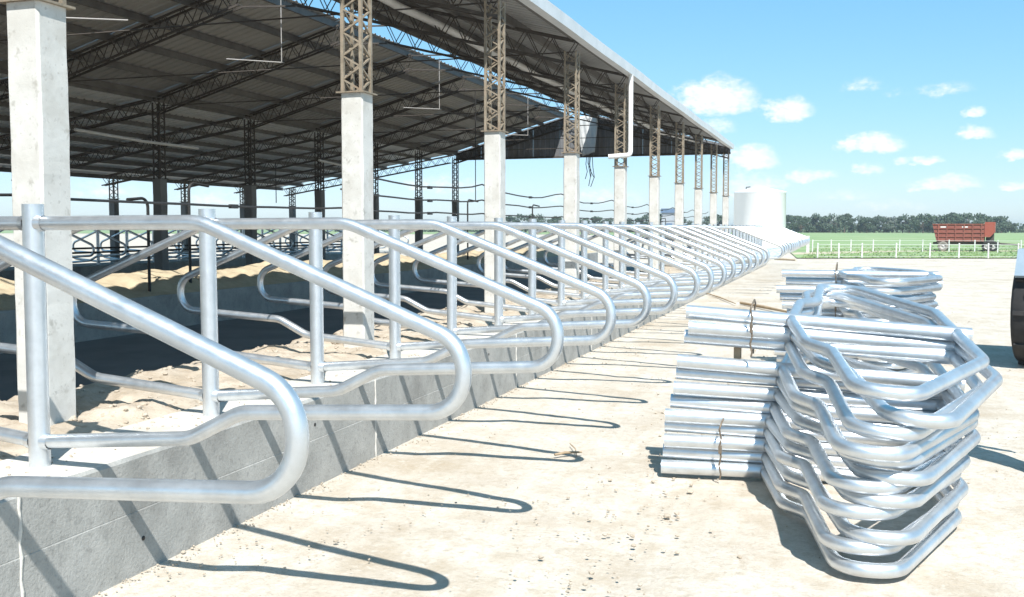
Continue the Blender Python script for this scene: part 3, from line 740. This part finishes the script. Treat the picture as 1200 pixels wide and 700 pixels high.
def trailer():
    yaw = -.02; t = empty('forage_trailer', (5.85, 72.9, .03)); t.rotation_euler.z = R(-9); tag(t, 'rusty red ribbed farm trailer parked on the grass behind the white fence', 'trailer')
    L = 3.85; zb, zt = .66, 1.84
    # body: floor, sides that lean in at the tail, ribs
    def side(y, s):
        b = MB(); poly = [(.02, zt), (L - .62, zt), (L - .62, zb), (.30, zb)]; b.prism(poly, y, y + .03 * s); b.build('side_panel', 'red_paint', t)
        for z in (zt - .02, zt - .30, zt - .58, zt - .86):
            f = max(0, (zt - z) / (zt - zb)) * .28
            b = MB(); b.box(((f + .02 + L - .62) / 2, y - .03 * s, z), (L - .64 - f, .05, .05)); b.build('side_rail', 'red_paint', t)
        for i in range(6):
            x = .42 + i * .53; b = MB(); b.box((x, y - .04 * s, (zb + zt) / 2), (.06, .05, zt - zb - .04)); b.build('side_rib', 'red_paint', t)
    side(0, 1); side(1.8, -1)
    b = MB(); b.prism([(.02, zt), (.06, zt), (.34, zb), (.30, zb)], .03, 1.77); b.build('tail_panel', 'red_paint', t)
    b = MB(); b.box((1.95, .9, zb - .03), (3.3, 1.72, .06)); b.build('floor', 'dark_steel', t)
    for y in (.45, 1.35):
        b = MB(); b.box((2.1, y, zb - .13), (4.1, .09, .14)); b.build('chassis_beam', 'dark_steel', t)
    b = MB(); b.prism([(L - .60, zb + .30), (L - .60, zt + .12), (L + .02, zt + .12), (L + .02, zb + .62), (L - .25, zb + .30)], -.03, 1.83); b.build('beater_box', 'red_bright', t)
    b = MB(); b.prism([(L - .52, zb - .02), (L - .52, zb + .28), (L - .28, zb + .28), (L - .05, zb + .58), (L - .05, zb - .02)], .2, 1.6); b.build('gearbox', 'dark_steel', t)
    for x, m in ((.72, 'dusty_rubber'), (3.42, 'rubber'), (3.78, 'rubber')):
        for y in (.06, 1.74): wheel(t, (x, y, .33), .33, .26, m)
    b = MB(); b.box((.72, .2, .58), (.72, .5, .10)); b.build('axle_mount', 'dark_steel', t)
    b = MB(); b.tube([(L - .1, .45, .55), (L + 1.6, .9, .42)], .05, 8); b.tube([(L - .1, 1.35, .55), (L + 1.6, .9, .42)], .05, 8); b.build('drawbar', 'dark_steel', t)
    for x in (.62, 1.95):
        b = MB(); b.box((x + .1, -.004, zt - .21), (.36, .008, .075)); b.build('marking_plate', 'white_plastic', t)
trailer()
def fence(tops, zt, name, lab, rails, sz, wires):
    p0 = tops[0]; f = empty('post_fence', (p0.x, p0.y, 0)); tag(f, lab, 'fence')
    o = Vector((p0.x, p0.y, 0)); rr = random.Random(6)
    for p in tops:
        b = MB(); b.box((0, 0, zt / 2), (sz, sz, zt)); q = b.build('post', 'fence_white', f, .01); q.location = Vector((p.x, p.y, .03)) - o; q.rotation_euler = (R(rr.uniform(-1.5, 1.5)), R(rr.uniform(-1.5, 1.5)), 0)
    for z in wires:
        b = MB(); b.tube([Vector((p.x, p.y - sz / 2 - .006, z + .03)) - o for p in tops], .010, 5); b.build('wire_strand', 'fence_white', f)
fr = [at_z(u, v) for u, v in [(958, 303), (983, 303.5), (1010, 303), (1050, 303), (1089.5, 303), (1123.5, 303.3), (1158, 303.5)]]
d = (fr[-1] - fr[-2]); fr += [fr[-1] + d * i for i in (1, 2, 3)]
fence(fr, .78, 'front', 'front row of low white fence posts along the yard edge', 0, .072, (.08, .70))
bk = [at_z(u, v) for u, v in [(952, 296), (974, 296), (997, 296), (1023, 296), (1054, 296), (1081, 296), (1112, 296.2), (1142, 296.5), (1169, 296.7)]]
d = (bk[-1] - bk[-2]); bk += [bk[-1] + d * i for i in (1, 2)]
fence(bk, .80, 'back', 'rear row of white fence posts in the grass before the red trailer', 0, .072, (.30, .74))
b = MB(); b.box((0, 0, .55), (.2, .2, 1.1)); o = b.build('gate_post', 'concrete_column', None, .012); o.location = at_z(946.5, 297); tag(o, 'thick grey gate post at the left end of the white fences', 'post')

t = empty('blue_shed', at_y(775, 262, 150) * 1); t.location.z = 0; tag(t, 'small blue-grey shed on the horizon seen between the far barn columns', 'shed')
b = MB(); b.box((1.2, 1.2, 2.0), (2.3, 2.4, 4.0)); b.build('wall', 'grey_wall', t)
b = MB(); b.prism([(-.15, 3.9), (2.55, 3.9), (2.4, 4.55), (0, 4.55)], -.2, 2.6); b.build('roof', 'steel_blue', t)
b = MB(); b.box((1.2, -.02, 1.2), (.9, .06, 2.2)); b.build('door', 'steel_blue', t)

# ------------------------------------------------------------------ trees on the horizon
def tree_meshes(seed, w, h, trunk):
    rr = random.Random(seed); tb = MB(); lb = MB()
    tb.tube([(0, 0, -.1), (rr.uniform(-.1, .1), 0, h * .25), (rr.uniform(-.25, .25), 0, h * .6)], [.26, .20, .09], 7)
    cl = []
    for i in range(rr.randint(11, 15)):
        a = rr.uniform(0, 6.28); r_ = w * .5 * math.sqrt(rr.random()); z = h * (trunk + (1 - trunk) * rr.uniform(.12, .93))
        r_ *= (1.15 - ((z / h - .55) ** 2) * 2.6); r_ = max(r_, 0)
        c = Vector((math.cos(a) * r_, math.sin(a) * r_, z)); cl.append((c, rr.uniform(.13, .24) * w))
        tb.tube([(0, 0, h * rr.uniform(.2, .45)), c * .6 + Vector((0, 0, h * .12)), c], [.10, .06, .025], 5)
    for c, s in cl:
        for i in range(120):
            d = Vector((rr.gauss(0, 1), rr.gauss(0, 1), rr.gauss(0, .8))).normalized() * s * rr.uniform(.45, 1.12); d.z *= .8
            p = c + d; e = Euler((rr.uniform(0, 6), rr.uniform(0, 6), rr.uniform(0, 6))).to_matrix(); q = rr.uniform(.13, .30)
            lb.add([p + e @ Vector(v_) * q for v_ in ((-1, -.5, 0), (1, -.6, .15), (.8, .7, 0), (-.7, .6, -.15))], [(0, 1, 2, 3)])
    return tb.mesh('trunk'), lb.mesh('crown')
TV = [tree_meshes(s, w, h, t) for s, w, h, t in ((1, 5.2, 6.4, .12), (2, 6.4, 5.6, .10), (3, 4.4, 6.8, .18), (4, 7.4, 6.2, .14), (5, 5.0, 5.0, .10))]
rt = random.Random(14)
def tree(u, vtop, y, lab, grp, variant, mi, wscale=1):
    p = at_z(u, 272.5, 0); g = at_y(u, vtop, y); tm_, lm_ = TV[variant]; hm = max(v.co.z for v in lm_.vertices)
    s = max(.35, (g.z) / hm)
    t = empty('tree', (g.x, y, 0)); t.rotation_euler.z = rt.uniform(0, 6.28); t.scale = (s * wscale, s * wscale, s)
    link('trunk', tm_, 'bark', t)
    c = bpy.data.objects.new('crown', lm_); col.objects.link(c); c.parent = t
    if not lm_.materials: lm_.materials.append(MATS['leaf_0'])
    c.material_slots[0].link = 'OBJECT'; c.material_slots[0].material = MATS['leaf_%d' % mi]
    tag(t, lab, 'tree', grp)
us = [922, 931, 939, 948, 957, 964, 972, 980, 990, 998, 1008, 1016, 1025, 1036, 1047, 1058, 1066, 1074, 1082, 1094, 1103, 1112, 1121, 1131, 1140, 1152, 1164, 1174, 1190]
tops = [252, 251, 253, 251, 250, 252, 251, 250, 249, 253, 251, 254, 252, 254, 253, 251, 249.5, 251, 250, 252, 250, 249, 248.5, 250, 249.5, 255, 252.5, 253.5, 259]
for i, (u, v) in enumerate(zip(us, tops)):
    pale = u in (1036, 1047, 1152)
    tree(u, v + rt.uniform(-1.2, 2.4), 335 + rt.uniform(-14, 14), '%s tree %s from the left in the distant treeline behind the trailer' % ('pale grey-green' if pale else 'dark green', ORD[i]), 'trees in the distant treeline', rt.randrange(5), 2 if pale else rt.choice((0, 0, 1)), rt.uniform(1.0, 1.35))
us2 = [598, 607, 616, 627, 640, 655, 672, 684, 695, 705, 716, 735, 747, 757, 770, 802, 830, 845]
for i, u in enumerate(us2):
    tree(u, rt.choice((250, 251, 253, 255, 257)), 330 + rt.uniform(-14, 14), 'distant tree seen through the barn columns, %s from the left' % ORD[i], 'trees seen through the barn', rt.randrange(5), rt.choice((0, 1, 1)), rt.uniform(1.0, 1.3))
def far_hedge():
    b = MB(); rr = random.Random(77)
    for i in range(9000):
        x = rr.uniform(-190, 210); y = 352 + rr.uniform(-3, 3) + .02 * x; z = rr.uniform(0, 1) ** 1.4 * (2.6 + 1.2 * noise.noise((x * .06, 0, 0)))
        q = rr.uniform(.25, .6); e = Euler((rr.uniform(0, 6), rr.uniform(0, 6), rr.uniform(0, 6))).to_matrix()
        b.add([Vector((x, y, z)) + e @ Vector(v_) * q for v_ in ((-1, -.5, 0), (1, -.6, .15), (.8, .7, 0), (-.7, .6, -.15))], [(0, 1, 2, 3)])
    tag(b.build('far_undergrowth', 'leaf_1'), 'low dark undergrowth along the foot of the distant treeline', 'bushes', kind='stuff')
far_hedge()

# ------------------------------------------------------------------ dark car at the right edge, tractor beyond, person
def tractor(loc, rot, sc_, paint, lab):
    t = empty('farm_tractor', loc); t.rotation_euler.z = R(rot); t.scale = (sc_,) * 3; tag(t, lab, 'tractor')
    for y in (.1, 1.7): wheel(t, (.75, y, .75), .75, .42, 'rubber')
    for y in (.2, 1.6): wheel(t, (2.75, y, .45), .45, .28, 'rubber')
    b = MB(); b.prism([(1.3, .6), (3.2, .6), (3.25, 1.35), (3.0, 1.45), (1.3, 1.5)], .6, 1.2); b.build('bonnet', paint, t, .05)
    b = MB(); b.prism([(.3, .7), (1.4, .7), (1.4, 1.4), (.3, 1.4)], .45, 1.35); b.build('cab_base', 'dark_steel', t, .04)
    for x in (.35, 1.35):
        for y in (.4, 1.4):
            b = MB(); b.box((x, y, 1.85), (.07, .07, 1.0)); b.build('cab_pillar', 'trim_black', t)
    b = MB(); b.prism([(.1, 2.32), (1.6, 2.32), (1.5, 2.46), (.2, 2.46)], .25, 1.55); b.build('cab_roof', 'trim_black', t, .03)
    b = MB(); b.tube([(2.4, .9, 1.4), (2.4, .9, 2.3)], .04, 8); b.build('exhaust', 'dark_steel', t)
    for y in (.1, 1.7):
        b = MB(); b.prism([(-.02, 1.25), (.2, 1.6), (1.2, 1.6), (1.5, 1.3), (1.45, 1.27), (1.17, 1.54), (.24, 1.54), (.03, 1.22)], y - .15, y + .15); b.build('mudguard', paint, t)
    b = MB(); b.tube([(0, .9, .45), (-.6, .9, .42)], .05, 8); b.build('hitch', 'dark_steel', t)
tractor((12.2, 71.7, .03), -8, 1, 'red_bright', 'dark tractor mostly hidden beyond the right edge ahead of the red trailer')
tractor((3.36, 11.85, 0), 72, .85, 'pale_blue', 'pale blue tractor at the right edge, only its big rear tyre in view')
def skin_obj(name, vs, es, rs, m, parent, root=0, sub=2):
    me = bpy.data.meshes.new(name); me.from_pydata(vs, es, []); me.materials.append(MATS[m])
    o = bpy.data.objects.new(name, me); col.objects.link(o); o.parent = parent
    s = o.modifiers.new('skin', 'SKIN'); s.use_smooth_shade = True
    for i, r_ in enumerate(rs):
        q = me.skin_vertices[0].data[i]; q.radius = r_ if isinstance(r_, tuple) else (r_, r_); q.use_root = (i == root)
    u = o.modifiers.new('sub', 'SUBSURF'); u.levels = sub; u.render_levels = sub
    return o
def person():
    t = empty('person', (1.33, 7.00, 0)); t.rotation_euler.z = R(100); tag(t, 'person in dark boots and blue trousers standing just outside the right edge', 'person')
    # facing local -Y ; body one continuous skinned surface
    V = [(0, 0, .95), (0, .01, 1.12), (0, .015, 1.30), (0, .01, 1.44), (0, 0, 1.53), (0, -.01, 1.60), (0, -.015, 1.70), (0, -.005, 1.76)]
    E_ = [(i, i + 1) for i in range(7)]; Rs = [(.155, .115), (.145, .105), (.165, .115), (.12, .09), .056, .062, (.082, .098), (.06, .075)]
    for s in (-1, 1):
        o = len(V); V += [(s * .10, 0, .88), (s * .115, -.015, .50), (s * .12, .01, .12), (s * .12, .01, .05)]; Rs += [.092, .064, .046, .044]
        E_ += [(0, o), (o, o + 1), (o + 1, o + 2), (o + 2, o + 3)]
        o = len(V); V += [(s * .19, 0, 1.42), (s * .25, .03, 1.14), (s * .235, -.10, .92), (s * .225, -.14, .86)]; Rs += [.058, .044, .034, .03]
        E_ += [(3, o), (o, o + 1), (o + 1, o + 2), (o + 2, o + 3)]
        p = len(V) - 1; hx, hy, hz = V[p]
        for f, (dx, L_) in enumerate(((-.028, .070), (-.010, .080), (.010, .076), (.028, .060))):
            q = len(V); V += [(hx + dx * .8, hy - .03, hz - .06), (hx + dx, hy - .045, hz - .06 - L_ * .5), (hx + dx, hy - .035, hz - .06 - L_)]; Rs += [.011, .009, .008]; E_ += [(p, q), (q, q + 1), (q + 1, q + 2)]
        q = len(V); V += [(hx - s * .035, hy - .045, hz - .03), (hx - s * .045, hy - .07, hz - .07)]; Rs += [.012, .009]; E_ += [(p, q), (q, q + 1)]
    skin_obj('body', V, E_, Rs, 'skin', t)
    # clothes follow the body
    V = [(0, 0, .96), (0, 0, 1.02)]; Rs = [(.168, .128), (.160, .118)]; E_ = [(0, 1)]
    for s in (-1, 1):
        o = len(V); V += [(s * .102, 0, .86), (s * .116, -.013, .50), (s * .12, .01, .09)]; Rs += [.106, .080, .068]; E_ += [(0, o), (o, o + 1), (o + 1, o + 2)]
    skin_obj('trousers', V, E_, Rs, 'trousers', t)
    V = [(0, 0, .98), (0, .01, 1.14), (0, .015, 1.31), (0, .012, 1.44), (0, .004, 1.49)]; Rs = [(.172, .132), (.160, .120), (.180, .130), (.135, .105), (.07, .066)]; E_ = [(i, i + 1) for i in range(4)]
    for s in (-1, 1):
        o = len(V); V += [(s * .195, 0, 1.42), (s * .235, .02, 1.20)]; Rs += [.074, .062]; E_ += [(3, o), (o, o + 1)]
    skin_obj('shirt', V, E_, Rs, 'shirt', t)
    for s in (-1, 1):
        skin_obj('boot', [(s * .12, .05, .045), (s * .12, .01, .06), (s * .12, .012, .17), (s * .12, -.08, .045), (s * .123, -.17, .038)], [(0, 1), (1, 2), (1, 3), (3, 4)], [(.046, .044), .054, .064, (.05, .042), (.044, .036)], 'boot', t, 1)
    b = MB(); b.lathe([(.0, .115), (.06, .10), (.092, .05), (.100, 0), (.098, -.03)], n=20); h = b.build('hair', 'hair', t); h.location = (0, .012, 1.71)
    f = MB(); f.tube([(0, -.09, 1.70), (0, -.118, 1.665), (0, -.10, 1.655)], [.010, .016, .010], 8); f.build('nose', 'skin', t)
    for s in (-1, 1):
        b = MB(); b.lathe([(0, .010), (.010, .004), (.012, 0)], n=10, axis='y'); e = b.build('eye', 'trim_black', t); e.location = (s * .032, -.104, 1.70); e.rotation_euler.z = math.pi
        b = MB(); b.lathe([(0, .012), (.02, .008), (.03, 0), (.02, -.008)], n=12, axis='x'); e = b.build('ear', 'skin', t); e.location = (s * .082, 0, 1.69)
    b = MB(); b.box((0, -.099, 1.625), (.045, .01, .008)); b.build('mouth', 'lamp_red', t)
person()

# ------------------------------------------------------------------ the air of the plain
def haze():
    b = MB(); b.box((0, 0, 4.4), (5060, 5060, 11.4)); me = b.mesh('haze'); o = bpy.data.objects.new('haze', me); col.objects.link(o)
    m = bpy.data.materials.new('haze_air'); m.use_nodes = True; N = m.node_tree.nodes; N.remove(N['Principled BSDF'])
    v = N.new('ShaderNodeVolumePrincipled'); v.inputs['Color'].default_value = (.86, .93, 1, 1); v.inputs['Density'].default_value = .00045; v.inputs['Anisotropy'].default_value = .2
    m.node_tree.links.new(v.outputs[0], N['Material Output'].inputs['Volume']); me.materials.append(m); o['kind'] = 'stuff'; o['label'] = 'thin pale daylight haze over the plain'
haze()
